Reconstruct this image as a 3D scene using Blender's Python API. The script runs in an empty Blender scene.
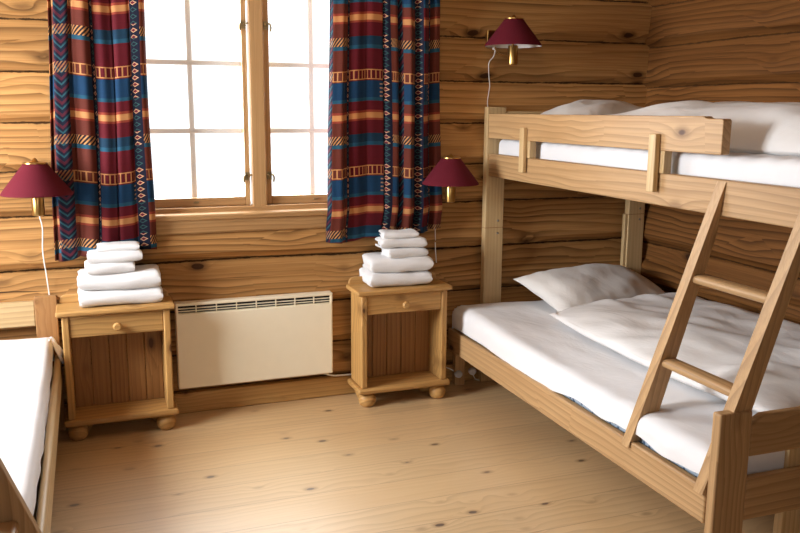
import bpy, bmesh, math, random
from mathutils import Vector, Matrix, noise
random.seed(7)
C = bpy.context.scene.collection
PI = math.pi

# ---------------------------------------------------------------- camera
yaw, pit, rol = math.radians(20.5947), math.radians(10.5817), math.radians(.3357)
F = Vector((math.sin(yaw)*math.cos(pit), math.cos(yaw)*math.cos(pit), -math.sin(pit)))
R = Vector((math.cos(yaw), -math.sin(yaw), 0)); U = R.cross(F)
R2 = R*math.cos(rol) + U*math.sin(rol); U2 = -R*math.sin(rol) + U*math.cos(rol)
cd = bpy.data.cameras.new('camera'); cam = bpy.data.objects.new('camera', cd); C.objects.link(cam)
cd.sensor_width = 36; cd.lens = 830.658/800*36; cd.clip_start = .02
m = Matrix((R2, U2, -F)).transposed().to_4x4(); m.translation = Vector((0, -3.9104, 1.4174))
cam.matrix_world = m
bpy.context.scene.camera = cam
# ---------------------------------------------------------------- light and exposure
sc = bpy.context.scene
sc.view_settings.view_transform = 'Standard'; sc.view_settings.look = 'None'
sc.view_settings.gamma = 1; sc.view_settings.use_curve_mapping = False
sc.view_settings.exposure = -0.42
w = bpy.data.worlds.new('overcast_daylight'); sc.world = w; w.use_nodes = True
bg = w.node_tree.nodes['Background']; bg.inputs[0].default_value = (.90, .955, 1, 1); bg.inputs[1].default_value = 2.2
def area(name, loc, tgt, sx, sy, power, col):
    l = bpy.data.lights.new(name, 'AREA'); l.shape = 'RECTANGLE'; l.size = sx; l.size_y = sy
    l.energy = power; l.color = col
    o = bpy.data.objects.new(name, l); C.objects.link(o); o.location = loc
    o.rotation_euler = (Vector(tgt)-Vector(loc)).to_track_quat('-Z', 'Y').to_euler()
    return o
WX0, WX1, WZ0, WZ1 = .165, 1.315, .955, 2.02       # opening of the window in the back wall
area('daylight_back_window', (.74, .62, 1.62), (.74, -1, 1.45), 1.7, 1.5, 250, (.86, .94, 1))
area('daylight_left_window', (-1.72, -.86, 1.6), (0, -.78, 1.4), 1.1, 1.1, 250, (.93, .965, 1))
area('front_fill_light', (-.3, -5.15, 1.7), (.6, 0, .9), 1.5, 1.2, 20, (1, .97, .92))  # unseen fill light added behind the camera
lp = bpy.data.lights.new('ceiling_lamp', 'POINT'); lp.shadow_soft_size = .13; lp.energy = 12; lp.color = (1, .88, .70)
lo = bpy.data.objects.new('ceiling_lamp', lp); C.objects.link(lo); lo.location = (1.2, -1.15, 2.30)

# ---------------------------------------------------------------- node expressions
class N:
    def __init__(s, nt, sock): s.nt, s.s = nt, sock
    def op(s, o, b=None, c=None, clamp=False):
        n = s.nt.nodes.new('ShaderNodeMath'); n.operation = o; n.use_clamp = clamp
        for i, v in enumerate((s, b, c)):
            if v is None: continue
            if isinstance(v, N): s.nt.links.new(v.s, n.inputs[i])
            else: n.inputs[i].default_value = v
        return N(s.nt, n.outputs[0])
    def __add__(s, b): return s.op('ADD', b)
    __radd__ = __add__
    def __mul__(s, b): return s.op('MULTIPLY', b)
    __rmul__ = __mul__
    def __sub__(s, b): return s.op('SUBTRACT', b)
    def __truediv__(s, b): return s.op('DIVIDE', b)
    def lt(s, b): return s.op('LESS_THAN', b)
    def gt(s, b): return s.op('GREATER_THAN', b)
    def fract(s): return s.op('FRACT')
    def floor(s): return s.op('FLOOR')
    def abs(s): return s.op('ABSOLUTE')
    def sin(s): return s.op('SINE')
    def btw(s, a, b): return s.gt(a)*s.lt(b)
    def step(s, a, b):           # smooth 0..1 from a to b
        n = s.nt.nodes.new('ShaderNodeMapRange'); n.interpolation_type = 'SMOOTHSTEP'
        s.nt.links.new(s.s, n.inputs[0]); n.inputs[1].default_value = a; n.inputs[2].default_value = b
        return N(s.nt, n.outputs[0])
def newmat(name, rough=.5, spec=.5):
    m = bpy.data.materials.new(name); m.use_nodes = True
    b = m.node_tree.nodes['Principled BSDF']; b.inputs['Roughness'].default_value = rough
    b.inputs['Specular IOR Level'].default_value = spec
    return m, m.node_tree, b
def lin(c):
    return tuple(((x/255/12.92) if x/255 <= .04045 else ((x/255+.055)/1.055)**2.4) for x in c)
def srgb(c): return lin(c) + (1,)
def comb(nt, x, y, z):
    n = nt.nodes.new('ShaderNodeCombineXYZ')
    for i, v in enumerate((x, y, z)):
        if isinstance(v, N): nt.links.new(v.s, n.inputs[i])
        else: n.inputs[i].default_value = v
    return n.outputs[0]
def noi(nt, vec, scale=1, det=3, rough=.5, dist=0):
    n = nt.nodes.new('ShaderNodeTexNoise'); nt.links.new(vec, n.inputs['Vector'])
    n.inputs['Scale'].default_value = scale; n.inputs['Detail'].default_value = det
    n.inputs['Roughness'].default_value = rough; n.inputs['Distortion'].default_value = dist
    return N(nt, n.outputs[0])
def vor(nt, vec, rnd=1):
    n = nt.nodes.new('ShaderNodeTexVoronoi'); nt.links.new(vec, n.inputs['Vector']); n.inputs['Scale'].default_value = 1
    n.inputs['Randomness'].default_value = rnd
    sp = nt.nodes.new('ShaderNodeSeparateColor'); nt.links.new(n.outputs['Color'], sp.inputs[0])
    return N(nt, n.outputs['Distance']), N(nt, sp.outputs[0])
def wht(nt, vec):
    n = nt.nodes.new('ShaderNodeTexWhiteNoise'); n.noise_dimensions = '3D'; nt.links.new(vec, n.inputs[0]); return N(nt, n.outputs[0])
def mix(nt, f, a, b):
    n = nt.nodes.new('ShaderNodeMix'); n.data_type = 'RGBA'
    if isinstance(f, N): nt.links.new(f.s, n.inputs[0])
    else: n.inputs[0].default_value = f
    for i, v in ((6, a), (7, b)):
        if isinstance(v, tuple): n.inputs[i].default_value = v
        else: nt.links.new(v, n.inputs[i])
    return n.outputs[2]
def bump(nt, b, h, strength=.3, dist=.002):
    n = nt.nodes.new('ShaderNodeBump'); n.inputs['Strength'].default_value = strength; n.inputs['Distance'].default_value = dist
    nt.links.new(h.s, n.inputs['Height']); nt.links.new(n.outputs[0], b.inputs['Normal'])
def objcoord(nt):
    t = nt.nodes.new('ShaderNodeTexCoord'); s = nt.nodes.new('ShaderNodeSeparateXYZ')
    nt.links.new(t.outputs['Object'], s.inputs[0]); return [N(nt, s.outputs[i]) for i in range(3)]
def uvcoord(nt):
    t = nt.nodes.new('ShaderNodeUVMap'); t.uv_map = 'UVMap'; s = nt.nodes.new('ShaderNodeSeparateXYZ')
    nt.links.new(t.outputs[0], s.inputs[0]); return [N(nt, s.outputs[i]) for i in range(2)]
def objrand(nt):
    t = nt.nodes.new('ShaderNodeObjectInfo'); return N(nt, t.outputs['Random'])

def pine(nt, b, a, y, z, light, mid, dark, ring=44., wamp=5., knots=.6, kx=3.2, ky=6.5, knotcol=(74, 42, 20), kr=.095, streak=.5, rc=.6):
    """pine grain: a runs along the grain, y and z across it (metres)"""
    warp = noi(nt, comb(nt, a*.55, y*4.2, z*4.2), 1, 1)
    kd, kc = vor(nt, comb(nt, a*kx, y*ky, z*(ky*.35)))
    kd = kd + (noi(nt, comb(nt, a*20, y*40, z*40), 1, 1)-.5)*.05
    has = kc.lt(knots)
    bend = has*(kd*-5.0).op('EXPONENT')
    ph = (y + z*.7)*ring + warp*wamp + bend*2.4
    fr = ph.fract()
    rg = fr.op('POWER', 2.2)*((fr.step(1., .9)))
    reg = noi(nt, comb(nt, a*.7, y*5, z*5), 1, 2).step(.3, .6)
    rg = rg*(reg*.8+.2)
    fine = noi(nt, comb(nt, a*2.2, y*150, z*150), 1, 3, .6)
    broad = noi(nt, comb(nt, a*1.1, y*9, z*9), 1, 3, .6)
    c = mix(nt, rg*rc, srgb(light), srgb(dark))
    c = mix(nt, (fine.step(.38, .72))*streak, c, srgb(mid))
    c = mix(nt, (broad.step(.45, .75))*.35, c, srgb(mid))
    halo = has*(kd.step(kr*2.2, kr*.7))
    c = mix(nt, halo*.6, c, srgb(dark))
    knot = has*(kd.step(kr, kr*.72))
    c = mix(nt, knot*.9, c, srgb(knotcol))
    return c, rg*.3+fine*.5

def wood(name, axis, light, mid, dark, rough=.48, **k):
    m, nt, b = newmat(name, rough, .35)
    c = objcoord(nt); r = objrand(nt)
    ax = 'xyz'.index(axis); o = [0, 1] if ax == 2 else [2, 1-ax]
    a = c[ax] + r*37; y = c[o[0]] + r*11; z = c[o[1]] + r*5
    col, h = pine(nt, b, a, y, z, light, mid, dark, **k)
    hs = nt.nodes.new('ShaderNodeHueSaturation'); nt.links.new(col, hs.inputs['Color'])
    v = r*.16 + .92; nt.links.new(v.s, hs.inputs['Value'])
    nt.links.new(hs.outputs[0], b.inputs['Base Color']); bump(nt, b, h, .25, .0012)
    return m
BL = ((188, 152, 108), (158, 120, 78), (106, 72, 42))      # bunk pine
NS = ((194, 150, 90), (162, 118, 64), (108, 70, 34))        # nightstand pine
PLL = ((206, 178, 132), (184, 150, 102), (150, 114, 72))    # pale post
M = {}
for ax in 'xyz':
    M['bunk_'+ax] = wood('bunk_pine_'+ax, ax, *BL)
    M['ns_'+ax] = wood('nightstand_pine_'+ax, ax, *NS, knots=.6, ky=9, kx=5, kr=.11)
    M['pale_'+ax] = wood('pale_pine_'+ax, ax, *PLL, knots=.12)
    M['win_'+ax] = wood('window_pine_'+ax, ax, (188, 148, 100), (160, 118, 74), (116, 78, 44), knots=.25)
M['dark_z'] = wood('headboard_post_pine', 'z', (170, 126, 78), (146, 102, 60), (116, 76, 42), knots=.7, kx=12, ky=14, kr=.12)
M['nsback_shaded'] = wood('nightstand_back_pine_shaded', 'z', (160, 114, 66), (126, 86, 46), (84, 52, 26), knots=.6, ky=8)  # darker nightstand pine, the shade inside is put into the colour

def plain(name, col, rough=.6, spec=.5, metal=0, bumpy=0, sheen=0):
    m, nt, b = newmat(name, rough, spec)
    c = objcoord(nt)
    n = noi(nt, comb(nt, c[0], c[1], c[2]), 18, 4)
    cc = mix(nt, n*.25, srgb(col), srgb(tuple(x*.9 for x in col)))
    nt.links.new(cc, b.inputs['Base Color']); b.inputs['Metallic'].default_value = metal
    if sheen: b.inputs['Sheen Weight'].default_value = sheen
    if bumpy:
        h = noi(nt, comb(nt, c[0], c[1], c[2]), bumpy, 4, .7); bump(nt, b, h, .5, .003)
    return m
M['towel'] = plain('white_terry', (226, 225, 225), .95, .1, bumpy=330, sheen=.3)
M['brass'] = plain('brass', (190, 150, 88), .28, .5, metal=1)
M['shade'] = plain('burgundy_shade', (92, 24, 36), .85, .15, bumpy=400)
M['lining'] = plain('white_shade_lining', (225, 220, 215), .8, .2)
M['cord'] = plain('white_cord', (235, 232, 225), .5)
M['heater'] = plain('cream_enamel', (246, 236, 210), .4, .4)
M['slot'] = plain('dark_heater_inside', (28, 28, 30), .8)
M['paint'] = plain('white_painted_bar', (250, 248, 244), .5)
M['latch'] = plain('dull_brass_latch', (150, 132, 96), .4, .5, metal=.8)
M['bolt'] = plain('steel_bolt', (150, 145, 138), .35, .5, metal=.9)
M['plaster'] = wood('ceiling_board_pine', 'x', (150, 112, 72), (128, 90, 54), (92, 60, 34))
M['plug'] = plain('white_plug', (215, 218, 225), .45)
M['dark'] = plain('black_fitting', (24, 22, 22), .5)

def cotton(name, col, wr=1.0):
    m, nt, b = newmat(name, .85, .12)
    c = objcoord(nt)
    cv = comb(nt, c[0], c[1], c[2])
    n1 = noi(nt, comb(nt, c[0]*3, c[1]*2, c[2]*3), 1, 4, .55, 1.2)
    n2 = noi(nt, comb(nt, c[0]*16+c[1]*7, c[1]*5-c[0]*4, c[2]*9), 1, 4, .6, .8)
    b.inputs['Base Color'].default_value = srgb(col)
    b.inputs['Sheen Weight'].default_value = .15
    h = n1*1.0 + n2*.22
    bump(nt, b, h, .3*wr, .03)
    return m
M['cotton'] = cotton('white_cotton', (230, 229, 230))
M['cotton2'] = cotton('white_duvet_cotton', (230, 228, 226), 1.2)
M['pillow'] = cotton('white_pillow_cotton', (222, 218, 213), .9)

def ticking():
    m, nt, b = newmat('blue_mattress_ticking', .8, .2)
    c = objcoord(nt); d, k = vor(nt, comb(nt, c[0]*60, c[1]*60, c[2]*60))
    nt.links.new(mix(nt, d.step(.25, .5), srgb((70, 92, 120)), srgb((170, 185, 200))), b.inputs['Base Color']); return m
M['ticking'] = ticking()

def floor_mat():
    m, nt, b = newmat('lacquered_floor_pine', .3, .5)
    c = objcoord(nt); W = .1785
    row = (c[1]/W).floor(); t = (c[1]/W).fract()
    rr = wht(nt, comb(nt, row*1.7, 3., 1.))
    x = c[0] + rr*9
    seg = (x/26.).floor(); r2 = wht(nt, comb(nt, row*1.3, seg*2.1, 5.))
    col, h = pine(nt, b, x + r2*13, c[1] + r2*7, r2*9, (208, 177, 132), (188, 151, 102), (134, 98, 58), ring=30, knots=.85, kx=5.4, ky=9.5, rc=.4,
                  knotcol=(76, 58, 46), kr=.10, streak=.3)
    hs = nt.nodes.new('ShaderNodeHueSaturation'); nt.links.new(col, hs.inputs['Color'])
    nt.links.new((r2*.14+.92).s, hs.inputs['Value'])
    gap = (t.lt(.010) + t.gt(.990)).op('MINIMUM', 1.)
    e = (x/2.6).fract().lt(.0)
    cc = mix(nt, (gap*.5 + e*.5), hs.outputs[0], srgb((120, 84, 54)))
    nt.links.new(cc, b.inputs['Base Color'])
    rn = noi(nt, comb(nt, c[0]*3, c[1]*3, 0.), 1, 3)
    nt.links.new((rn*.12 + .40).s, b.inputs['Roughness']); b.inputs['Specular IOR Level'].default_value = .8; b.inputs['Coat Weight'].default_value = 1.; b.inputs['Coat Roughness'].default_value = .36
    bump(nt, b, h*.15 - gap*.8, .3, .001)
    return m
M['floor'] = floor_mat()

def log_mat(name, L, Md, D, crk=.85):
    """log wall: UV.x runs along the log in metres, UV.y = log number + place across the log"""
    m, nt, b = newmat(name, .62, .15)
    u, v = uvcoord(nt)
    k = v.floor(); t = v.fract(); r = wht(nt, comb(nt, k*1.31, 2., 7.))
    a = u + r*23; y = t*.215 + r*3
    col, h = pine(nt, b, a, y, r*4, L, Md, D, ring=30, wamp=5., knots=.55, kx=3.4, ky=8., kr=.115, knotcol=(58, 34, 18), streak=.6, rc=1.)
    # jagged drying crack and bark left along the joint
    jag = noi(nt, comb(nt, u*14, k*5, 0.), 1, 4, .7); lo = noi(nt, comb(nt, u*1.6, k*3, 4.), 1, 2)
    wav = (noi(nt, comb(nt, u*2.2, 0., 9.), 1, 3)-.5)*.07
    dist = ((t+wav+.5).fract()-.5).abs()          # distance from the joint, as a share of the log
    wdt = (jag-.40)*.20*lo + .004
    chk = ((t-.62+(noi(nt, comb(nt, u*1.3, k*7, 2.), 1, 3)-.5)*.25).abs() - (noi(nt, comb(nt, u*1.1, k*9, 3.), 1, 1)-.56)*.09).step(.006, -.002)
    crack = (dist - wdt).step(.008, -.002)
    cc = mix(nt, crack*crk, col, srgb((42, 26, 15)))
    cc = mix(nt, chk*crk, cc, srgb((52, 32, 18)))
    hs = nt.nodes.new('ShaderNodeHueSaturation'); nt.links.new(cc, hs.inputs['Color']); nt.links.new((r*.3+.84).s, hs.inputs['Value'])
    nt.links.new(hs.outputs[0], b.inputs['Base Color']); bump(nt, b, h - crack*1.5, .4, .002)
    return m
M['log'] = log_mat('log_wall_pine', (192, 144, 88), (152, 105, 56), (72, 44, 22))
M['log_shaded'] = log_mat('log_wall_pine_shaded', (136, 90, 46), (98, 60, 29), (44, 25, 11), crk=.6)  # darker copy of the log pine, with shade put into its colour

def glass_mat():
    m, nt, b = newmat('window_glass'); nt.nodes.remove(b)
    o = nt.nodes['Material Output']; t = nt.nodes.new('ShaderNodeBsdfTransparent'); g = nt.nodes.new('ShaderNodeBsdfGlossy')
    g.inputs['Roughness'].default_value = .02; mx = nt.nodes.new('ShaderNodeMixShader'); mx.inputs[0].default_value = .04
    nt.links.new(t.outputs[0], mx.inputs[1]); nt.links.new(g.outputs[0], mx.inputs[2]); nt.links.new(mx.outputs[0], o.inputs[0]); return m
M['glass'] = glass_mat()

def curtain_mat():
    m, nt, b = newmat('woven_curtain', .8, .2)
    u, z = uvcoord(nt)
    P = .448
    d = ((z*-1 + 1.39)/P + 20.).fract()                # 0 at a gold band, grows downwards
    s = ((u)/.415 + 20.).fract()*.415                  # place across the repeat, metres of cloth
    wine, rust, gold = (98, 18, 30), (104, 46, 34), (200, 142, 88)
    teal, ltl, navy, blue = (22, 58, 82), (34, 84, 108), (24, 28, 48), (18, 60, 94)
    zig = s.lt(.045); dia = s.btw(.12, .15).op('ADD', s.btw(.31, .34)); win = s.btw(.15, .31)
    rst = s.btw(.045, .12).op('ADD', s.gt(.34))
    warp = noi(nt, comb(nt, u*2, z*300, 0.), 1, 2)
    c = mix(nt, win, srgb(rust), srgb(wine))
    # gold band with an orange rim
    c = mix(nt, d.btw(.955-.01, 1.).op('ADD', d.lt(.05), clamp=True), c, srgb((150, 62, 44)))
    c = mix(nt, d.gt(.970).op('ADD', d.lt(.028), clamp=True), c, srgb(gold))
    # small bar: solid teal on the wine, hatched on the rust
    tb = d.btw(.187, .275)
    hatch = ((s*95. + d*22.).fract()).gt(.55)
    c = mix(nt, tb*win, c, srgb(teal))
    hz = tb*rst
    c = mix(nt, hz, c, srgb((40, 36, 40)))
    c = mix(nt, hz*hatch, c, srgb(gold)); 
    c = mix(nt, d.btw(.275, .315), c, srgb(ltl))
    # ladder of gold boxes over the wide blue bar
    lad = d.btw(.525, .63)
    c = mix(nt, lad*((s*66.).fract().lt(.27)), c, srgb(gold))
    c = mix(nt, lad*(d.btw(.536, .619).op('SUBTRACT', 1.).abs()), c, srgb(gold))
    c = mix(nt, d.btw(.64, .815), c, srgb(blue))
    c = mix(nt, d.btw(.815, .85), c, srgb(ltl))
    # rungs beside the diamond column
    rg = d.btw(.65, .81)*s.btw(.288, .306)*((d*24.).fract().lt(.36))
    c = mix(nt, rg, c, srgb((190, 150, 120)))
    # diamond column
    c = mix(nt, dia, c, srgb(navy))
    q = (s - .135).abs()
    q2 = (s - .325).abs()
    qq = q.op('MINIMUM', q2)
    cell = ((d*16.).fract()-.5).abs()*.028
    dm = qq + cell
    ring_ = dm.btw(.0068, .0105)*dia
    near = (d.btw(.5, .84).op('ADD', d.btw(.16, .29))).op('ADD', d.gt(.93), clamp=True)
    c = mix(nt, ring_*near, c, srgb((214, 168, 130)))
    c = mix(nt, ring_*(near*-1.+1.), c, srgb((52, 92, 92)))
    c = mix(nt, dm.lt(.0068)*dia*near, c, srgb((110, 30, 48)))
    # zigzag column
    c = mix(nt, zig, c, srgb(navy))
    zz = (((d*9.) + ((s-.0225).abs()*28.)).fract())
    c = mix(nt, zig*zz.lt(.28)*.7, c, srgb((100, 32, 46)))
    c = mix(nt, zig*zz.btw(.5, .68), c, srgb((38, 84, 96)))
    c = mix(nt, zig*(d.btw(.187, .275).op('ADD', d.btw(.52, .62)))*hatch*.6, c, srgb(gold))
    cc = mix(nt, warp*.25, c, srgb((30, 16, 20)))
    nt.links.new(cc, b.inputs['Base Color'])
    b.inputs['Sheen Weight'].default_value = .04
    bump(nt, b, noi(nt, comb(nt, u*500, z*500, 0.), 1, 2), .2, .001)
    # thin cloth lets a little daylight through
    tr = nt.nodes.new('ShaderNodeBsdfTranslucent'); nt.links.new(cc, tr.inputs[0])
    mx = nt.nodes.new('ShaderNodeMixShader'); mx.inputs[0].default_value = .18
    nt.links.new(b.outputs[0], mx.inputs[1]); nt.links.new(tr.outputs[0], mx.inputs[2])
    nt.links.new(mx.outputs[0], nt.nodes['Material Output'].inputs[0])
    return m
M['curtain'] = curtain_mat()

# ---------------------------------------------------------------- mesh helpers
def BM(): return bmesh.new()
def box(bm, x0, x1, y0, y1, z0, z1):
    v = [bm.verts.new(p) for p in ((x0,y0,z0),(x1,y0,z0),(x1,y1,z0),(x0,y1,z0),(x0,y0,z1),(x1,y0,z1),(x1,y1,z1),(x0,y1,z1))]
    for f in ((0,3,2,1),(4,5,6,7),(0,1,5,4),(1,2,6,5),(2,3,7,6),(3,0,4,7)): bm.faces.new([v[i] for i in f])
    return bm
def prism(bm, pts, d):                      # closed polygon of 3D points pushed by vector d
    d = Vector(d); a = [bm.verts.new(p) for p in pts]; b = [bm.verts.new(Vector(p)+d) for p in pts]
    n = len(pts)
    bm.faces.new(a); bm.faces.new(b[::-1])
    for i in range(n): bm.faces.new((a[i], b[i], b[(i+1) % n], a[(i+1) % n]))
    bmesh.ops.recalc_face_normals(bm, faces=bm.faces[:]); return bm
def lathe(bm, prof, c=(0,0,0), n=32, axis='z'):
    rings = []
    for r, h in prof:
        row = []
        for i in range(n):
            a = 2*PI*i/n; p = (r*math.cos(a), r*math.sin(a), h)
            if axis == 'y': p = (p[0], h, p[1])
            if axis == 'x': p = (h, p[0], p[1])
            row.append(bm.verts.new(Vector(c)+Vector(p)))
        rings.append(row)
    for a, b in zip(rings, rings[1:]):
        for i in range(n): bm.faces.new((a[i], a[(i+1) % n], b[(i+1) % n], b[i]))
    for row in (rings[0], rings[-1]):
        if (row[0].co-row[n//2].co).length > 1e-5: bm.faces.new(row)
    bmesh.ops.remove_doubles(bm, verts=bm.verts[:], dist=1e-6)
    bmesh.ops.recalc_face_normals(bm, faces=bm.faces[:]); return bm
def smooth_path(pts, k=6):
    pts = [Vector(p) for p in pts]; out = []
    for i in range(len(pts)-1):
        p0 = pts[max(i-1,0)]; p1 = pts[i]; p2 = pts[i+1]; p3 = pts[min(i+2, len(pts)-1)]
        for j in range(k):
            t = j/k
            out.append(.5*((2*p1)+(p2-p0)*t+(2*p0-5*p1+4*p2-p3)*t*t+(3*p1-p0-3*p2+p3)*t**3))
    out.append(pts[-1]); return out
def tube(bm, pts, r, n=10, sm=True):
    pts = smooth_path(pts) if sm else [Vector(p) for p in pts]
    rings = []; up = Vector((0, 0, 1)); prev = None
    for i, p in enumerate(pts):
        t = (pts[min(i+1, len(pts)-1)]-pts[max(i-1, 0)]).normalized()
        if prev is None:
            s = t.cross(up if abs(t.z) < .9 else Vector((1, 0, 0))).normalized()
        else: s = (prev - t*prev.dot(t)).normalized()
        prev = s; q = t.cross(s)
        rings.append([bm.verts.new(p + s*r*math.cos(2*PI*k/n) + q*r*math.sin(2*PI*k/n)) for k in range(n)])
    for a, b in zip(rings, rings[1:]):
        for i in range(n): bm.faces.new((a[i], a[(i+1) % n], b[(i+1) % n], b[i]))
    bm.faces.new(rings[0]); bm.faces.new(rings[-1])
    bmesh.ops.recalc_face_normals(bm, faces=bm.faces[:]); return bm
def obj(name, bm, mat, parent=None, o=(0,0,0), bevel=0, smooth=40, mats=None, seg=2):
    me = bpy.data.meshes.new(name)
    if o != (0,0,0): bmesh.ops.translate(bm, verts=bm.verts[:], vec=-Vector(o))
    bm.to_mesh(me); bm.free()
    for mm in (mats or [mat]): me.materials.append(mm)
    ob = bpy.data.objects.new(name, me); C.objects.link(ob)
    if parent: ob.parent = parent
    if bevel:
        b = ob.modifiers.new('bevel', 'BEVEL'); b.width = bevel; b.segments = seg; b.limit_method = 'ANGLE'; b.angle_limit = math.radians(40)
    if smooth:
        me.polygons.foreach_set('use_smooth', [True]*len(me.polygons)); me.set_sharp_from_angle(angle=math.radians(smooth))
    return ob
def tag(o, label, cat, group=None):
    o['label'] = label; o['category'] = cat
    if group: o['group'] = group
    return o
def thing(name, label, cat, loc=(0,0,0), rz=0, group=None):
    e = bpy.data.objects.new(name, None); C.objects.link(e); e.location = loc; e.rotation_euler = (0, 0, rz)
    e.empty_display_size = .1
    return tag(e, label, cat, group)
def struct(name, bm, m, parent=None, **k):
    o = obj(name, bm, m, parent, **k)
    if not parent: o['kind'] = 'structure'
    return o
def copy_tree(o, parent=None):
    c = o.copy(); C.objects.link(c)
    if parent: c.parent = parent
    for ch in [x for x in o.children]: copy_tree(ch, c)
    return c
# the bunk stands very slightly turned to the wall
BR = math.radians(-.9463); BC = Vector((1.7, -.08, 0))
def bw(p):
    d = Vector(p)-BC; return BC + Matrix.Rotation(BR, 3, 'Z') @ d

# ---------------------------------------------------------------- room
SE = [-.12, .1, .28, .49, .725, .96, 1.155, 1.36, 1.57, 1.785, 2.0, 2.21, 2.45]     # log joints, heights
def logprofile(z0, z1, amp=.044):
    """(z, protrusion, v) samples for one stretch of wall"""
    out = []
    for i, (a, b) in enumerate(zip(SE, SE[1:])):
        if b <= z0 or a >= z1: continue
        h = b-a
        if abs(a-.49) < .01: pr = [(.0, -.006), (.03, .012), (.14, .046), (.3, .058), (.5, .052), (.62, .02), (.97, .008), (1, -.006)]
        else: pr = [(.0, .000), (.012, .003), (.17, amp), (.42, amp*.93), (.99, .004), (1, .000)]
        for t, p in pr:
            z = a+h*t
            if z0-1e-6 <= z <= z1+1e-6: out.append((z, p, i+min(t, .9999)))
        # exact ends
        for ze in (z0, z1):
            if a < ze < b:
                t = (ze-a)/h
                for (t0, p0), (t1, p1) in zip(pr, pr[1:]):
                    if t0 <= t <= t1: out.append((ze, p0+(p1-p0)*(t-t0)/(t1-t0), i+t))
    out = sorted(set(out), key=lambda q: q[2]); return out
def logwall(name, mat, ranges, place, du=.12):
    bm = BM(); uv = bm.loops.layers.uv.new('UVMap')
    for (u0, u1, z0, z1) in ranges:
        n = max(1, int((u1-u0)/du)); pr = logprofile(z0, z1); grid = []
        for i in range(n+1):
            u = u0+(u1-u0)*i/n; row = []
            for z, p, v in pr:
                e = 1 if 0 < i < n and z0 < z < z1 else 0
                wz = .006*(noise.noise((u*.8, round(v)*3.1, 0)))*e
                wp = .004*noise.noise((u*1.5, v*2, 5))*e
                row.append((bm.verts.new(place(u, p+wp, z+wz)), u, v))
            grid.append(row)
        for a, b in zip(grid, grid[1:]):
            for k in range(len(pr)-1):
                q = (a[k], b[k], b[k+1], a[k+1])
                f = bm.faces.new([x[0] for x in q])
                for l, x in zip(f.loops, q): l[uv].uv = (x[1], min(max(x[2], math.floor(a[k][2]+1e-4)+.0005), math.floor(a[k][2]+1e-4)+.9995))
    bmesh.ops.recalc_face_normals(bm, faces=bm.faces[:])
    return struct(name, bm, mat, smooth=0)
RX, LX, FY, CZ = 2.915, -1.42, -4.75, 2.42
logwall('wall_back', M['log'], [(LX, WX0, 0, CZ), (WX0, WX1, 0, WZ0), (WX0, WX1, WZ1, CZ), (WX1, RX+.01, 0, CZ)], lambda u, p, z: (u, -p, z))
logwall('wall_right', M['log_shaded'], [(-.0, -FY, 0, CZ)], lambda u, p, z: (RX-p*.9, -u, z-.02 if 0 < z < CZ else z))
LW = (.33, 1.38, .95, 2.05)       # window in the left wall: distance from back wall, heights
logwall('wall_left', M['log_shaded'], [(0, LW[0], 0, CZ), (LW[0], LW[1], 0, LW[2]), (LW[0], LW[1], LW[3], CZ), (LW[1], -FY, 0, CZ)], lambda u, p, z: (LX+p, -u, z))
FW = (-1.1, .5, 1.0, 2.1)  # unseen opening in the front wall, added for the fill light
logwall('wall_front', M['log_shaded'], [(LX, FW[0], 0, CZ), (FW[0], FW[1], 0, FW[2]), (FW[0], FW[1], FW[3], CZ), (FW[1], RX, 0, CZ)], lambda u, p, z: (u, FY+p, z))
struct('floor', box(BM(), LX-.1, RX+.1, FY-.1, .1, -.04, 0), M['floor'], smooth=0)
struct('ceiling', box(BM(), LX-.1, RX+.1, FY-.1, .1, CZ, CZ+.04), M['plaster'], smooth=0)
bm = BM(); box(bm, LX+.04, 1.9, -.042, 0, 0, .1); box(bm, 1.9, RX-.03, -.042, 0, 0, .1)
struct('baseboard_back', bm, M['ns_x'], bevel=.006)

# ---------------------------------------------------------------- window in the back wall
def bxo(name, mat, parent, *b, bevel=.002, o=(0,0,0)): return obj(name, box(BM(), *b), mat, parent, bevel=bevel, o=o)
wn = bpy.data.objects.new('window_1', None); C.objects.link(wn); wn['kind'] = 'structure'
wn['label'] = 'two-sash pine window with white-lit panes between the patterned curtains'
Y0, Y1 = -.02, .12
bm = BM()
box(bm, WX0-.02, WX0+.035, Y0, Y1, WZ0, WZ1); box(bm, WX1-.035, WX1+.02, Y0, Y1, WZ0, WZ1)
box(bm, WX0, WX1, Y0, Y1, WZ1-.04, WZ1+.02); box(bm, WX0, WX1, Y0-.008, Y1, WZ0-.005, WZ0+.022)
obj('frame', bm, M['win_x'], wn, bevel=.003)
bm = BM(); box(bm, .722, .787, Y0-.008, Y1, WZ0+.02, WZ1-.03)
obj('mullion', bm, M['win_z'], wn, bevel=.004)
obj('draught_strip', box(BM(), .7165, .7225, Y0+.006, Y0+.02, WZ0+.03, WZ1-.05), M['paint'], wn)
ZP0, ZP1 = 1.018, 1.935
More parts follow.
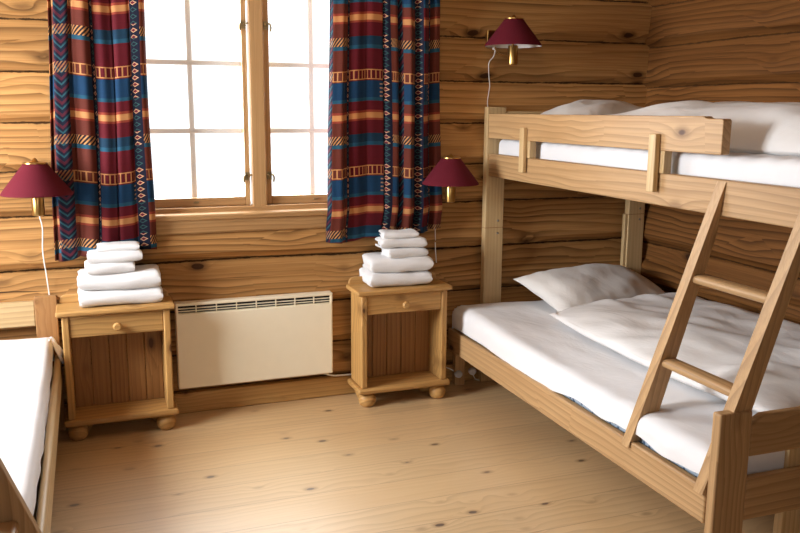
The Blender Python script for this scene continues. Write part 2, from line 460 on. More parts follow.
for (a, b, p0, p1, mu) in ((.20, .7155, .235, .692, .463), (.7885, 1.28, .8185, 1.245, 1.028)):
    bm = BM()
    box(bm, a, p0, .004, .055, ZP0-.04, ZP1+.04); box(bm, p1, b, .004, .055, ZP0-.04, ZP1+.04)
    sash = obj('sash', bm, M['win_z'], wn, bevel=.004)
    bm = BM(); box(bm, p0, p1, .004, .055, ZP0-.04, ZP0); box(bm, p0, p1, .004, .055, ZP1, ZP1+.04)
    obj('sash_rail', bm, M['win_x'], sash, bevel=.003)
    obj('glass_pane', box(BM(), p0-.002, p1+.002, .042, .045, ZP0-.002, ZP1+.002), M['glass'], sash)
    bm = BM(); box(bm, mu-.013, mu+.013, .05, .058, ZP0, ZP1)
    for z in (1.3235, 1.629): box(bm, p0, p1, .049, .057, z-.012, z+.012)
    obj('glazing_bar', bm, M['paint'], sash, bevel=.002)
    for z in (1.115, 1.80):
        bm = BM(); s = 1 if a < .5 else -1
        xx = .7 if s > 0 else .806
        box(bm, xx-.011, xx+.011, -.004, .006, z-.018, z+.018)
        tube(bm, [(xx-.004*s, -.006, z+.004), (xx-.012*s, -.024, z+.006), (xx-.018*s, -.022, z-.008), (xx-.016*s, -.02, z-.028)], .0045, 8)
        tube(bm, [(xx, -.006, z), (xx+.016*s, -.018, z+.006), (xx+.026*s, -.016, z+.004)], .004, 8)
        obj('latch', bm, M['latch'], wn)
    bm = BM(); box(bm, (p0+p1)/2-.012, (p0+p1)/2+.012, -.002, .006, ZP0-.024, ZP0-.016)
    obj('sash_pull', bm, M['latch'], sash, bevel=.001)
bm = BM(); prism(bm, [(WX0-.05, -.006, .958), (WX0-.05, -.072, .952), (WX0-.05, -.078, .944), (WX0-.05, -.07, .926), (WX0-.05, -.006, .926)], (WX1-WX0+.1, 0, 0))
obj('sill', bm, M['win_x'], wn, bevel=.003)
bm = BM(); prism(bm, [(WX0-.05, -.006, .926), (WX0-.05, -.056, .926), (WX0-.05, -.05, .87), (WX0-.05, -.04, .858), (WX0-.05, -.006, .858)], (WX1-WX0+.1, 0, 0))
obj('apron', bm, M['win_x'], wn, bevel=.003)

def side_window(name, f, a0, a1, z0, z1):
    e = bpy.data.objects.new(name, None); C.objects.link(e); e['kind'] = 'structure'
    bm = BM()
    for r in ((a0, a0+.06, z0, z1), (a1-.06, a1, z0, z1), (a0, a1, z0, z0+.06), (a0, a1, z1-.06, z1), ((a0+a1)/2-.03, (a0+a1)/2+.03, z0, z1)):
        q = f(r[0], r[1]); box(bm, *q, r[2], r[3])
    obj('frame', bm, M['win_z'], e, bevel=.003)
side_window('window_2', lambda a, b: (LX-.06, LX+.03, -b, -a), *LW)
side_window('front_fill_window', lambda a, b: (a, b, FY-.06, FY+.03), *FW)  # unseen frame, added with the fill light behind the camera

# ---------------------------------------------------------------- curtains
def curtain(label, xs_top, xs_bot, zb, ztop, umap, seed, flat, Y=-.108, phase=0., nf=6.5):
    bm = BM(); uv = bm.loops.layers.uv.new('UVMap'); nu, nv = 190, 60; g = []
    rnd = random.Random(seed); ph = [rnd.random()*6 for _ in range(4)]
    fx = [p[0] for p in umap]; fu = [p[1] for p in umap]
    def fl(f): return 1.25 if f < flat[0] or f > flat[1] else .45
    def interp(f):
        for i in range(len(fx)-1):
            if f <= fx[i+1]: return fu[i]+(fu[i+1]-fu[i])*(f-fx[i])/(fx[i+1]-fx[i])
        return fu[-1]
    for i in range(nu+1):
        f = i/nu; row = []
        for j in range(nv+1):
            t = j/nv                                      # 0 top .. 1 hem
            x = (xs_top[0]*(1-t)+xs_bot[0]*t)*(1-f) + (xs_top[1]*(1-t)+xs_bot[1]*t)*f
            zz = zb[0]*(1-f)+zb[1]*f + .006*math.sin(f*19+seed)
            z = ztop*(1-t)+zz*t
            w = f*nf*2*PI + phase + .5*math.sin(f*7+ph[0]) + .25*math.sin(t*3+ph[1])
            amp = (.013 + .006*math.sin(f*9+ph[2]))*fl(f)
            y = Y + amp*(math.sin(w) + .3*math.sin(2.3*w+ph[3])) + .006*math.sin(t*5+f*11)
            x += .010*math.cos(w)*.9 + .004*math.sin(t*6+f*8)
            back = max(0, min(1, (.95-z)/.10))*.034
            row.append((bm.verts.new((x, min(y, -.084)+back, z)), interp(f), z + .010*math.sin(f*8+seed)))
        g.append(row)
    for a, b in zip(g, g[1:]):
        for k in range(nv):
            q = (a[k+1], b[k+1], b[k], a[k]); fc = bm.faces.new([v[0] for v in q])
            for l, v in zip(fc.loops, q): l[uv].uv = (v[1], v[2])
    o = obj('curtain', bm, M['curtain'], smooth=80)
    sd = o.modifiers.new('thick', 'SOLIDIFY'); sd.thickness = .0025
    return tag(o, label, 'curtain')
L0, L1 = 49., 146.
curtain('burgundy and blue patterned curtain hanging left of the window', (-.112, .258), (-.158, .262), (.772, .80), 2.16,
        [((p-L0)/(L1-L0), q) for p, q in ((49, -.035), (58, 0), (68.5, .045), (75, .062), (90, .12), (97, .15), (133, .31), (141, .34), (146, .37))], 3, (.45, .9), nf=5.0)
L0, L1 = 330., 439.
curtain('burgundy and blue patterned curtain hanging right of the window', (1.088, 1.612), (1.068, 1.648), (.785, .832), 2.16,
        [((p-L0)/(L1-L0), q) for p, q in ((330, .02), (333.5, .045), (347, .12), (350, .15), (381, .31), (390, .34), (395, .415), (403, .46), (415, .535), (421, .565), (426, .74), (439, .83))], 8, (.12, .48), phase=1.2, nf=6.5)
rod = obj('curtain_rod', tube(BM(), [(-.25, -.115, 2.165), (1.75, -.115, 2.165)], .013, 14, False), M['bunk_x'])
tag(rod, 'round pine curtain rod above the window', 'curtain rod')

# ---------------------------------------------------------------- electric heater
ht = thing('electric_heater', 'cream electric panel heater on the wall below the window', 'heater', (.71, -.05, .14))
O = (.71, -.05, .14); X0, X1 = .339, 1.0825
bm = BM(); box(bm, X0, X1, -.10, -.05, .14, .50); obj('body', bm, M['heater'], ht, o=O, bevel=.007, seg=3)
bm = BM(); box(bm, X0, X1, -.10, -.05, .535, .549); box(bm, X0, X0+.012, -.0985, -.05, .498, .536); box(bm, X1-.012, X1, -.0985, -.05, .498, .536)
obj('top_casing', bm, M['heater'], ht, o=O, bevel=.003)
bm = BM(); box(bm, X0+.01, X1-.01, -.083, -.055, .499, .536); obj('grille_recess', bm, M['slot'], ht, o=O)
bm = BM()
for k in range(2): box(bm, X0+.012, X1-.012, -.0985, -.088, .5085+.0125*k, .5115+.0125*k)
for k in range(1, 8):
    x = X0 + (X1-X0)*k/8; box(bm, x-.0018, x+.0018, -.0995, -.084, .499, .536)
obj('grille', bm, M['heater'], ht, o=O)
for x in (X0+.08, X1-.12): obj('wall_bracket', box(BM(), x, x+.04, -.0505, -.036, .2, .5), M['bolt'], ht, o=O)
tag(obj('heater_cable', tube(BM(), [(1.02, -.06, .142), (1.05, -.05, .128), (1.10, -.052, .112), (1.2, -.05, .108), (1.3, -.05, .106)], .0045, 8), M['cord']),
    'thin white cable running along the baseboard beside the heater', 'cable')

# ---------------------------------------------------------------- nightstands
def nightstand(label, x, yf):
    t = thing('nightstand', label, 'nightstand', (x, yf, 0), 0, 'pine nightstands under the window')
    D = .200
    def pr(z0, z1, hw, dd, name, lip):
        bm = BM(); zc = (z0+z1)/2
        box(bm, -hw, hw, 0, D, z0, z1)
        return obj(name, bm, M['ns_x'], t, bevel=lip, seg=3)
    pr(.5568, .5799, .2435, D, 'top_board', .007)
    pr(.0692, .098, .2405, D, 'base_board', .010)
    for s in (-1, 1):
        bm = BM(); x0, x1 = sorted((s*.222, s*.193)); box(bm, x0, x1, .014, D-.01, .098, .5568)
        obj('side_panel', bm, M['ns_z'], t, bevel=.005)
    bm = BM()
    xs = [-.193+.386*i/5 for i in range(6)]
    for a, b in zip(xs, xs[1:]): box(bm, a+.0008, b-.0008, D-.026, D-.014, .098, .5568)
    obj('back_panel', bm, M['nsback_shaded'], t, bevel=.0025)
    bm = BM(); box(bm, -.192, .192, .022, .04, .460, .5535)
    dr = obj('drawer', bm, M['ns_x'], t, bevel=.003)
    bm = BM(); box(bm, -.18, .18, .04, D-.03, .47, .54); obj('drawer_box', bm, M['ns_x'], dr)
    kb = lathe(BM(), [(.0, .0), (.013, .0), (.0175, .005), (.019, .011), (.016, .017), (.010, .021), (.0085, .029), (.0085, .033)], (0, -.008, .500), 24, 'y')
    obj('knob', kb, M['ns_x'], dr)
    # low rail with rounded corners along the back
    pts = [(-.232, D-.018, .5801), (.232, D-.018, .5801)]
    for k in range(6):
        a = PI/2*k/5; pts.append((.202+.03*math.cos(a), D-.018, .590+.026*math.sin(a)))
    for k in range(6):
        a = PI/2+PI/2*k/5; pts.append((-.202+.03*math.cos(a), D-.018, .590+.026*math.sin(a)))
    bm = prism(BM(), pts, (0, .018, 0))
    obj('back_rail', bm, M['ns_x'], t, bevel=.002)
    for sx in (-1, 1):
        for y in (.042, D-.045):
            fxp = .186 if y < .1 else .165
            obj('bun_foot', lathe(BM(), [(.0, .0), (.026, .0), (.036, .008), (.0415, .022), (.043, .031), (.0425, .033), (.0425, .035), (.043, .037), (.040, .048), (.031, .060), (.024, .064), (.024, .069)], (sx*fxp, y, 0), 30), M['ns_x'], t)
    return t
n1 = nightstand('pine nightstand left of the heater beside the left bed', .082, -.243)
n2 = copy_tree(n1); n2.location = (1.4015, -.272, 0)
n2['label'] = 'pine nightstand right of the heater beside the bunk bed'

# ---------------------------------------------------------------- towels
def towel(name, label, W, Dp, H, loc, rz, sd, group, tilt=0.):
    """cloth folded in four, the fold to the front"""
    bm = BM(); th = H/4*.93; nx = 30; rnd = random.Random(sd)
    def band(rad, back):
        c = []; ci = []
        nb = 8
        for k in range(nb+1): c.append((Dp*back*(1-k/nb)+rad*(k/nb), rad))
        for k in range(1, 12):
            a = PI/2+PI*k/12; c.append((rad+rad*math.cos(a)*1.0, rad*math.sin(a)))
        for k in range(nb+1): c.append((rad+(Dp*back*.985-rad)*k/nb, -rad))
        for (y, z) in c:
            pass
        r2 = max(rad-th, .0006)
        for k in range(nb+1): ci.append((Dp*back*(1-k/nb)+rad*(k/nb), r2))
        for k in range(1, 12):
            a = PI/2+PI*k/12; ci.append((rad+r2*math.cos(a), r2*math.sin(a)))
        for k in range(nb+1): ci.append((rad+(Dp*back*.985-rad)*k/nb, -r2))
        return c + ci[::-1]
    for bi, (rad, back) in enumerate(((H/2, 1.), (H/4-.0006, .97))):
        poly = band(rad, back); rows = []
        for i in range(nx+1):
            f = i/nx; x = (f-.5)*W
            e = min(f, 1-f)*W
            rnde = 1 - .34*math.exp(-e/.009)
            row = []
            for (y, z) in poly:
                nz = noise.noise((x*9+sd, y*7, z*22+sd*3))*.0075 + noise.noise((x*30, y*30+sd, z*40))*.0015
                xx = x + noise.noise((y*14+sd, z*40, f > .5))*.006*(abs(f-.5)*2)**4 - (.010*bi if f > .5 else -.010*bi)*(abs(f-.5)*2)**6
                sag = -.004*(y/Dp)*math.sin(sd)
                yy = y + noise.noise((x*8+sd, z*20, 3))*.004
                row.append(bm.verts.new((xx, yy, max(z*rnde + H/2 + nz + sag, .0005))))
            rows.append(row)
        n = len(poly)
        for a, b in zip(rows, rows[1:]):
            for k in range(n): bm.faces.new((a[k], a[(k+1) % n], b[(k+1) % n], b[k]))
        bm.faces.new(rows[0]); bm.faces.new(rows[-1][::-1])
    bmesh.ops.triangulate(bm, faces=[f for f in bm.faces if len(f.verts) > 4])
    bmesh.ops.recalc_face_normals(bm, faces=bm.faces[:])
    o = obj(name, bm, M['towel'], smooth=70); o.location = loc; o.rotation_euler = (tilt, 0, rz)
    return tag(o, label, 'towel', group)
def towel_stack(side, x, yf, dx, Dl, Ds, wl, sd, r):
    g = 'white towels on the '+side+' nightstand'; z = .5805
    for k, (nm, lab, W, D, H, ox, oy, orz) in enumerate((
        ('bath_towel', 'large white folded towel, bottom of the stack on the %s nightstand', wl, Dl, .070, 0, 0, 0),
        ('bath_towel', 'large white folded towel, second from bottom on the %s nightstand', wl*.985, Dl, .074, .004*dx, .002, -.05),
        ('hand_towel', 'small white folded towel, middle of the five on the %s nightstand', .20, Ds, .050, .038*dx, .010, .02),
        ('hand_towel', 'small white folded towel, second from top on the %s nightstand', .225, Ds, .048, .018*dx, .012, -.04),
        ('face_cloth', 'small white folded cloth, topmost on the %s nightstand', .175, Ds*.9, .034, .004*dx, .020, -.08))):
        towel(nm, lab % side, W, D, H, (x+ox, yf+oy, z), r+orz, sd+k, g); z += H-.002
towel_stack('left', .108, -.205, -1, .165, .115, .345, 10, .03)
towel_stack('right', 1.392, -.236, 1, .19, .13, .315, 30, -.03)

# ---------------------------------------------------------------- wall lamps
def lamp(label, x, zr, plate_dx, cord, tilt=0.):
    t = thing('wall_lamp', label, 'wall lamp', (x, -.03, zr), 0, 'burgundy wall lamps')
    yc = -.17
    bm = BM(); box(bm, plate_dx-.030, plate_dx+.022, -.010, .014, -.002, .105); obj('wall_plate', bm, M['brass'], t, bevel=.004)
    obj('arm', tube(BM(), [(plate_dx, -.01, .045), (plate_dx+.004, -.05, -.02), (plate_dx*.5, -.11, -.045), (0, yc+.016, -.045)], .0045, 10), M['brass'], t)
    obj('switch_box', box(BM(), plate_dx-.004, plate_dx+.014, -.03, -.012, -.012, .022), M['cord'], t, bevel=.003)
    obj('lamp_holder', lathe(BM(), [(0, -.092), (.016, -.092), (.0235, -.089), (.0245, -.08), (.0245, -.005), (.0225, 0), (0, 0)], (0, yc, 0), 28), M['brass'], t)
    obj('stem', lathe(BM(), [(0, 0), (.006, 0), (.006, .118), (0, .118)], (0, yc, 0), 14), M['brass'], t)
    sh = lathe(BM(), [(.137, -.004), (.1385, 0), (.137, .004), (.046, .122), (.043, .124)], (0, yc, 0), 56)
    fs = [f for f in sh.faces if len(f.verts) > 4]; bmesh.ops.delete(sh, geom=fs, context='FACES_ONLY')
    shd = obj('lamp_shade', sh, M['shade'], t, smooth=60)
    li = lathe(BM(), [(.1355, -.003), (.1345, .003), (.044, .120)], (0, yc, 0), 56)
    fs = [f for f in li.faces if len(f.verts) > 4]; bmesh.ops.delete(li, geom=fs, context='FACES_ONLY')
    obj('shade_lining', li, M['lining'], shd, smooth=60)
    bm = BM(); lathe(bm, [(.043, .120), (.047, .122), (.047, .127), (.042, .128)], (0, yc, 0), 32)
    for k in range(3):
        a = 2*PI*k/3; tube(bm, [(0, yc, .124), (.044*math.cos(a), yc+.044*math.sin(a), .124)], .002, 6, False)
    lathe(bm, [(0, .122), (.017, .122), (.019, .128), (.012, .134), (.009, .139), (.0045, .144), (0, .145)], (0, yc, 0), 20)
    obj('finial', bm, M['brass'], t)
    obj('cord', tube(BM(), cord, .0025, 8), M['cord'], t)
    return t
lamp('burgundy shade wall lamp above the left bed, left of the curtains', -.198, 1.077, -.01,
     [(-.006, -.05, -.02), (-.006, -.06, -.09), (.004, -.045, -.16), (-.002, -.04, -.26), (.004, -.02, -.36), (.008, -.01, -.43), (.01, -.009, -.47)])
lamp('burgundy shade wall lamp between the right curtain and the bunk bed', 1.655, 1.073, .01,
     [(.006, -.05, -.02), (.0, -.04, -.08), (-.012, -.015, -.14), (-.010, -.012, -.25), (-.008, -.011, -.34), (.0, -.009, -.42)])
lamp('burgundy shade wall lamp above the upper bunk, highest of three lamps', 1.975, 1.735, -.03,
     [(-.022, -.026, -.005), (-.034, -.03, -.045), (-.056, -.026, -.075), (-.052, -.02, -.14), (-.044, -.016, -.19), (-.052, -.012, -.26), (-.048, -.01, -.31)])

# ---------------------------------------------------------------- bedding helpers
def ssin(t): return math.copysign(abs(math.sin(t*PI/2)), t)
def slab(x0, x1, y0, y1, z0, z1, n=60, m=90, p=5., wob=.0, top=.0, freq=4., seed=0, edge=.5, endround=0.):
    """soft closed cushion: rounded rectangle outline, puffed thickness"""
    bm = BM(); cx, cy = (x0+x1)/2, (y0+y1)/2; hx, hy = (x1-x0)/2, (y1-y0)/2; zm = z0+(z1-z0)*edge
    T = {}; B = {}
    for i in range(n+1):
        for j in range(m+1):
            s = ssin(2*i/n-1); t = ssin(2*j/m-1)
            q = (max(0, 1-abs(s)**p)*max(0, 1-abs(t)**p))
            rr = q**.5
            x = cx+hx*s*(1+wob*noise.noise((t*3+seed, s*.5, 1))); y = cy+hy*t*(1+wob*.5*noise.noise((s*3+seed, t*.5, 2)))
            nz = noise.noise((x*freq+seed, y*freq*.7, seed))*top + noise.noise((x*freq*2.7+y*3, y*freq*1.3+seed, 4))*top*.45
            tz = zm + (z1-zm)*rr + nz*min(1, rr*1.3); bz = zm - (zm-z0)*rr
            if i in (0, n) or j in (0, m):
                v = bm.verts.new((x, y, zm)); T[i, j] = v; B[i, j] = v
            else: T[i, j] = bm.verts.new((x, y, tz)); B[i, j] = bm.verts.new((x, y, bz))
    for i in range(n):
        for j in range(m):
            bm.faces.new((T[i,j], T[i+1,j], T[i+1,j+1], T[i,j+1]))
            bm.faces.new((B[i,j], B[i,j+1], B[i+1,j+1], B[i+1,j]))
    return bm
def drape(x0, x1, y0, y1, ztop, drop, r=.045, bulge=.0, n=60, m=110, nz=.004, seed=0, press=None):
    """sheet over a mattress: flat top, rounded edges, sides hanging by drop(side, along)"""
    bm = BM(); hx, hy = (x1-x0)/2, (y1-y0)/2; cx, cy = (x0+x1)/2, (y0+y1)/2
    def prof(a, h, dr):            # a: arc coordinate, beyond |h-r| it rolls down
        e = abs(a)-(h-r)
        if e <= 0: return a, 0.
        q = r*PI/2
        if e < q: return math.copysign(h-r+r*math.sin(e/r), a), r*(1-math.cos(e/r))
        return math.copysign(h, a), r+(e-q)
    def samples(h, k):
        flat = [(-1+2*i/k)*(h-r) for i in range(k+1)]
        rolls = [r*PI/2*i/5 for i in range(1, 6)]; hang = [r*PI/2+(i/4) for i in range(1, 5)]   # hang measured in units of drop
        return flat, rolls, hang
    fx, rl, hg = samples(hx, n); fy, _, _ = samples(hy, m)
    def arr(flat, h):
        out = [(-(h-r)-x, 'h' if x > r*PI/2 else 'r', x) for x in (rl+hg)[::-1]] + [(a, 'f', 0) for a in flat] + [((h-r)+x, 'h' if x > r*PI/2 else 'r', x) for x in rl+hg]
        return out
    A = arr(fx, hx); Bv = arr(fy, hy); g = []
    for a, ka, ea in A:
        row = []
        for b, kb, eb in Bv:
            def down(k, e, dr):
                if k == 'f': return 0.
                if k == 'r': return r*(1-math.cos(e/r))
                return r+(e-r*PI/2)*(dr-r)
            def out(a, k, e, h):
                if k == 'f': return a
                if k == 'r': return math.copysign(h-r+r*math.sin(e/r), a)
                return math.copysign(h, a)
            x = cx+out(a, ka, ea, hx); y = cy+out(b, kb, eb, hy)
            sx = 'L' if a < 0 else 'R'; sy = 'F' if b < 0 else 'B'
            d = max(down(ka, ea, drop(sx, y)), down(kb, eb, drop(sy, x)))
            z = ztop-d + nz*noise.noise((x*5+seed, y*3, 0)) + nz*.6*noise.noise((x*14, y*7+seed, 2))
            if ka == 'h' or kb == 'h':
                x += .005*noise.noise((y*9+seed, z*12, 1)); 
            if press: z += press(x, y)
            row.append(bm.verts.new((x, y, z)))
        g.append(row)
    for a, b in zip(g, g[1:]):
        for k in range(len(Bv)-1):
            try: bm.faces.new((a[k], b[k], b[k+1], a[k+1]))
            except ValueError: pass
    bmesh.ops.remove_doubles(bm, verts=bm.verts[:], dist=1e-5)
    return bm
def bthing(name, label, cat, o): return thing(name, label, cat, tuple(bw(o)), BR)

# ---------------------------------------------------------------- bunk bed on the right
O = (1.7, -.08, 0)
bk = bthing('bunk_bed', 'large pine bunk bed with wide lower bed in the right corner', 'bunk bed', O)
def bp_(name, mat, *b, bevel=.004, par=None): return obj(name, box(BM(), *b), M[mat], par or bk, o=O, bevel=bevel)
YF = -2.10
# head posts
for x0, x1 in ((1.9, 2.004), (2.765, 2.868)):
    y0 = -.092 if x0 < 2 else -.095
    p = obj('head_post', box(BM(), x0, x1, y0, y0+.042, 0, 1.4418), M['pale_z'], bk, o=O, bevel=.004)
    for z in (.80, .865) if x0 < 2 else (.84, .90):
        bm = BM(); lathe(bm, [(0, -.003), (.004, -.003), (.006, -.001), (.006, .002)], ((x0+x1)/2+.02, y0-.001, z), 12, 'y'); obj('bolt', bm, M['bolt'], p, o=O)
    if x0 > 2: obj('post_strip', box(BM(), x0-.016, x0, y0+.008, y0+.034, .42, .87), M['pale_z'], p, o=O, bevel=.002)
    obj('joint', box(BM(), x0-.001, x1+.001, y0-.0008, y0+.0425, .828 if x0 < 2 else .868, .831 if x0 < 2 else .871), M['dark_z'], p, o=O)
bp_('head_board', 'pale_x', 2.004, 2.765, -.088, -.062, 1.24, 1.42)
bp_('head_board', 'bunk_x', 1.715, 2.86, -.094, -.06, .22, .40) if False else None
# upper bed
bp_('side_rail', 'bunk_y', 1.910, 1.942, -2.2, -.094, 1.0954, 1.2092)
bp_('side_rail', 'bunk_y', 2.835, 2.866, -2.2, -.096, 1.0954, 1.2092)
bm = BM()
ye, yn = -1.788, -1.715
pts = [(1.905, -.094, 1.2871), (1.905, ye+.004, 1.2871), (1.905, ye, 1.291), (1.905, ye, 1.394), (1.905, ye+.006, 1.4), (1.905, yn, 1.4), (1.905, yn+.012, 1.402), (1.905, yn+.022, 1.4072), (1.905, yn+.03, 1.4076), (1.905, -.094, 1.4076)]
prism(bm, pts, (.034, 0, 0)); obj('guard_rail', bm, M['bunk_y'], bk, o=O, bevel=.005, seg=3)
for yc, z0, z1 in ((-.487, 1.142, 1.347), (-1.46, 1.142, 1.345)):
    bm = BM(); box(bm, 1.884, 1.9045, yc-.020, yc+.020, z0, z1)
    obj('cleat', bm, M['pale_z'], bk, o=O, bevel=.003)
    bm = BM(); box(bm, 1.906, 1.938, yc-.045, yc+.015, 1.2095, 1.2868)
    obj('cleat', bm, M['pale_z'], bk, o=O, bevel=.002)
# lower bed
bp_('side_rail', 'bunk_y', 1.7094, 1.740, YF+.04, -.075, .1967, .3127, bevel=.006)
bp_('side_rail', 'bunk_y', 2.845, 2.872, YF+.04, -.10, .1967, .3127)
bp_('bed_base', 'bunk_x', 1.742, 2.84, YF+.05, -.1, .205, .225)
bp_('bed_base', 'bunk_x', 1.944, 2.83, -2.19, -.1, 1.115, 1.135)
bp_('head_leg', 'bunk_z', 1.745, 1.80, -.10, -.06, 0, .30)
# foot end
bm = BM(); box(bm, 1.7089, 1.826, YF, YF+.036, 0, .5579); obj('foot_post', bm, M['bunk_z'], bk, o=O, bevel=.006, seg=3)
bm = BM()
pts = [(1.826, YF+.003, .4117), (1.826, YF+.003, .515), (1.836, YF+.003, .517), (1.85, YF+.003, .527), (1.872, YF+.003, .5386), (2.868, YF+.003, .5386), (2.868, YF+.003, .4117)]
prism(bm, pts, (0, .03, 0)); obj('foot_board', bm, M['bunk_x'], bk, o=O, bevel=.006, seg=3)
bm = BM(); box(bm, 1.826, 2.868, YF+.003, YF+.033, .2076, .3418); obj('foot_board', bm, M['bunk_x'], bk, o=O, bevel=.006, seg=3)
for x0 in (2.06, 2.765): obj('foot_post', box(BM(), x0, x0+.1, -2.268, -2.233, 0, 1.42), M['pale_z'], bk, o=O, bevel=.004)
for x0 in (2.01, 2.765): obj('foot_leg', box(BM(), x0, x0+.1, YF+.0335, YF+.068, 0, .5), M['pale_z'], bk, o=O, bevel=.004)
bp_('end_rail', 'bunk_x', 1.912, 2.864, -2.232, -2.201, 1.0954, 1.40)

# ladder leaning on the upper rail
LO = (1.75, -1.86, .31)
ld = bthing('bunk_ladder', 'pine ladder leaning from lower bed rail to the upper bunk', 'ladder', LO)
def stile(yb, yt, parent, hw=.0205):
    # front edge from (1.700, z .290) to (1.908, z 1.205)
    def fx(z): return 1.700+(z-.29)*(.208/.915)
    def yy(z): return yb+(yt-yb)*(z-.29)/.915
    D_ = .078; bm = BM()
    pts = [(fx(.29), .29), (fx(1.205), 1.205), (1.9085, 1.200), (1.9085, 1.03), (fx(.345)+D_, .345), (1.768, .3135), (fx(.29)+.006, .3135)]
    a = []; b = []
    for x, z in pts:
        a.append(bm.verts.new((x, yy(z)-hw, z))); b.append(bm.verts.new((x, yy(z)+hw, z)))
    # keep the section convex near the top: the back edge follows the slope up to the rail
    n = len(pts); bm.faces.new(a); bm.faces.new(b[::-1])
    for i in range(n): bm.faces.new((a[i], b[i], b[(i+1) % n], a[(i+1) % n]))
    bmesh.ops.triangulate(bm, faces=[f for f in bm.faces if len(f.verts) > 4])
    bmesh.ops.recalc_face_normals(bm, faces=bm.faces[:])
    return obj('stile', bm, M['bunk_z'], parent, o=LO, bevel=.004)
stile(-1.660, -1.797, ld); stile(-2.036, -2.160, ld)
def rung(z, parent):
    x = 1.700+(z-.29)*(.208/.915)+.040
    k = (z-.29)/.915; ya = -1.660-.137*k-.020; yb = -2.036-.124*k+.020
    bm = BM(); rows = []
    for yv, s in ((ya+.0, 1), (yb, 1)):
        row = []
        for i in range(20):
            t = 2*PI*i/20; cx = .031*math.copysign(abs(math.cos(t))**.6, math.cos(t)); cz = .0155*math.copysign(abs(math.sin(t))**.8, math.sin(t))
            row.append(bm.verts.new((x+cx*s, yv, z+cz*s)))
        rows.append(row)
    for i in range(20): bm.faces.new((rows[0][i], rows[0][(i+1) % 20], rows[1][(i+1) % 20], rows[1][i]))
    bm.faces.new(rows[0]); bm.faces.new(rows[1]); bmesh.ops.recalc_face_normals(bm, faces=bm.faces[:])
    obj('rung', bm, M['bunk_y'], parent, o=LO)
for z in (.598, .887, 1.15): rung(z, ld) if z < 1.1 else None

# lower mattress, sheet, duvet and pillow
MO = (2.3, -1.05, .226)
mt = bthing('mattress', 'wide mattress with fitted white sheet on the lower bunk', 'mattress', MO)
obj('ticking', slab(1.748, 2.838, -2.045, -.105, .226, .405, 40, 60, p=14), M['ticking'], mt, o=MO, smooth=60)
def drop_low(side, q):
    if side == 'L':
        d = .118
        if q < -.9: d = .118 - .030*min(1, (-.9-q)/.5) + .008*math.sin(q*16)
        return d
    return .15
def press_low(x, y):
    p = -.018*math.exp(-((x-1.78)/.12)**2)*(.5-.5*math.cos(min(1, max(0, (-.35-y)/.6))*PI))
    p += .012*noise.noise((x*1.7, y*1.1, 9))
    p += .0035*math.sin((x*.8+y)*34+noise.noise((x*3, y*3, 1))*5)*max(0, noise.noise((x*2, y*1.5, 7))+.1)
    return p
obj('fitted_sheet', drape(1.722, 2.845, -2.052, -.098, .437, drop_low, r=.05, nz=.005, press=press_low), M['cotton'], mt, o=MO, smooth=80)
DO = (2.4, -1.25, .44)
dv = slab(2.0, 2.862, -2.035, -.60, .432, .560, 90, 120, p=4.2, wob=.025, top=.026, freq=4.2, seed=3, edge=.42)
for v in dv.verts:                                   # the near edge sags a little and the head end is folded over
    k = max(0, min(1, (v.co.y+2.03)/1.4)); v.co.x -= .045*math.sin(k*PI)*max(0, (2.5-v.co.x)/.5) - .0
    v.co.y += .16*max(0, min(1, (v.co.x-2.05)/.75))*max(0, (v.co.y+1.4)/.8)
    if v.co.z > .5: v.co.z += .010*noise.noise((v.co.x*9+v.co.y*5, v.co.y*4-v.co.x*2, 3))
dvo = obj('duvet', dv, M['cotton2'], o=DO, smooth=80); dvo.location = bw(DO); dvo.rotation_euler = (0, 0, BR)
tag(dvo, 'white folded duvet on the lower bunk', 'duvet')
def pillow(label, c, W, D, H, rz, seed, tilt=(0, 0)):
    bm = BM(); n = 64; m_ = 48; T = {}; B = {}
    for i in range(n+1):
        for j in range(m_+1):
            s = ssin(2*i/n-1); t = ssin(2*j/m_-1)
            pin = 1 - .10*(1-abs(s)**2)*abs(t)**3*1.0; pin2 = 1 - .09*(1-abs(t)**2)*abs(s)**3
            x = W/2*s*pin2; y = D/2*t*pin
            h = (max(0, 1-abs(s)**2.4)*max(0, 1-abs(t)**2.4))**.55
            er = max(abs(s), abs(t))
            wr = .006*noise.noise((x*6+seed, y*6, 0)) + .003*noise.noise((x*18+seed, y*10, 2)) + .006*math.sin(x*90+noise.noise((x*5, y*5, seed))*4)*max(0, er-.6)
            top = .6*H*h + wr*min(1, h*2.5); bot = -.4*H*h
            zc = .4*H*0 + .012*noise.noise((s*2+seed, t*2, 5))
            if i in (0, n) or j in (0, m_): v = bm.verts.new((x, y, zc+.35*H*0)); T[i, j] = B[i, j] = v
            else: T[i, j] = bm.verts.new((x, y, zc+top)); B[i, j] = bm.verts.new((x, y, zc+bot))
    for i in range(n):
        for j in range(m_):
            bm.faces.new((T[i,j], T[i+1,j], T[i+1,j+1], T[i,j+1])); bm.faces.new((B[i,j], B[i,j+1], B[i+1,j+1], B[i+1,j]))
    o = obj('pillow', bm, M['pillow'], smooth=80); o.location = bw(c); o.rotation_euler = (tilt[0], tilt[1], rz+BR)
    return tag(o, label, 'pillow')
pillow('white pillow lying at the head of the lower bunk', (2.425, -.33, .515), .76, .43, .17, math.radians(10), 2, (math.radians(16), 0))

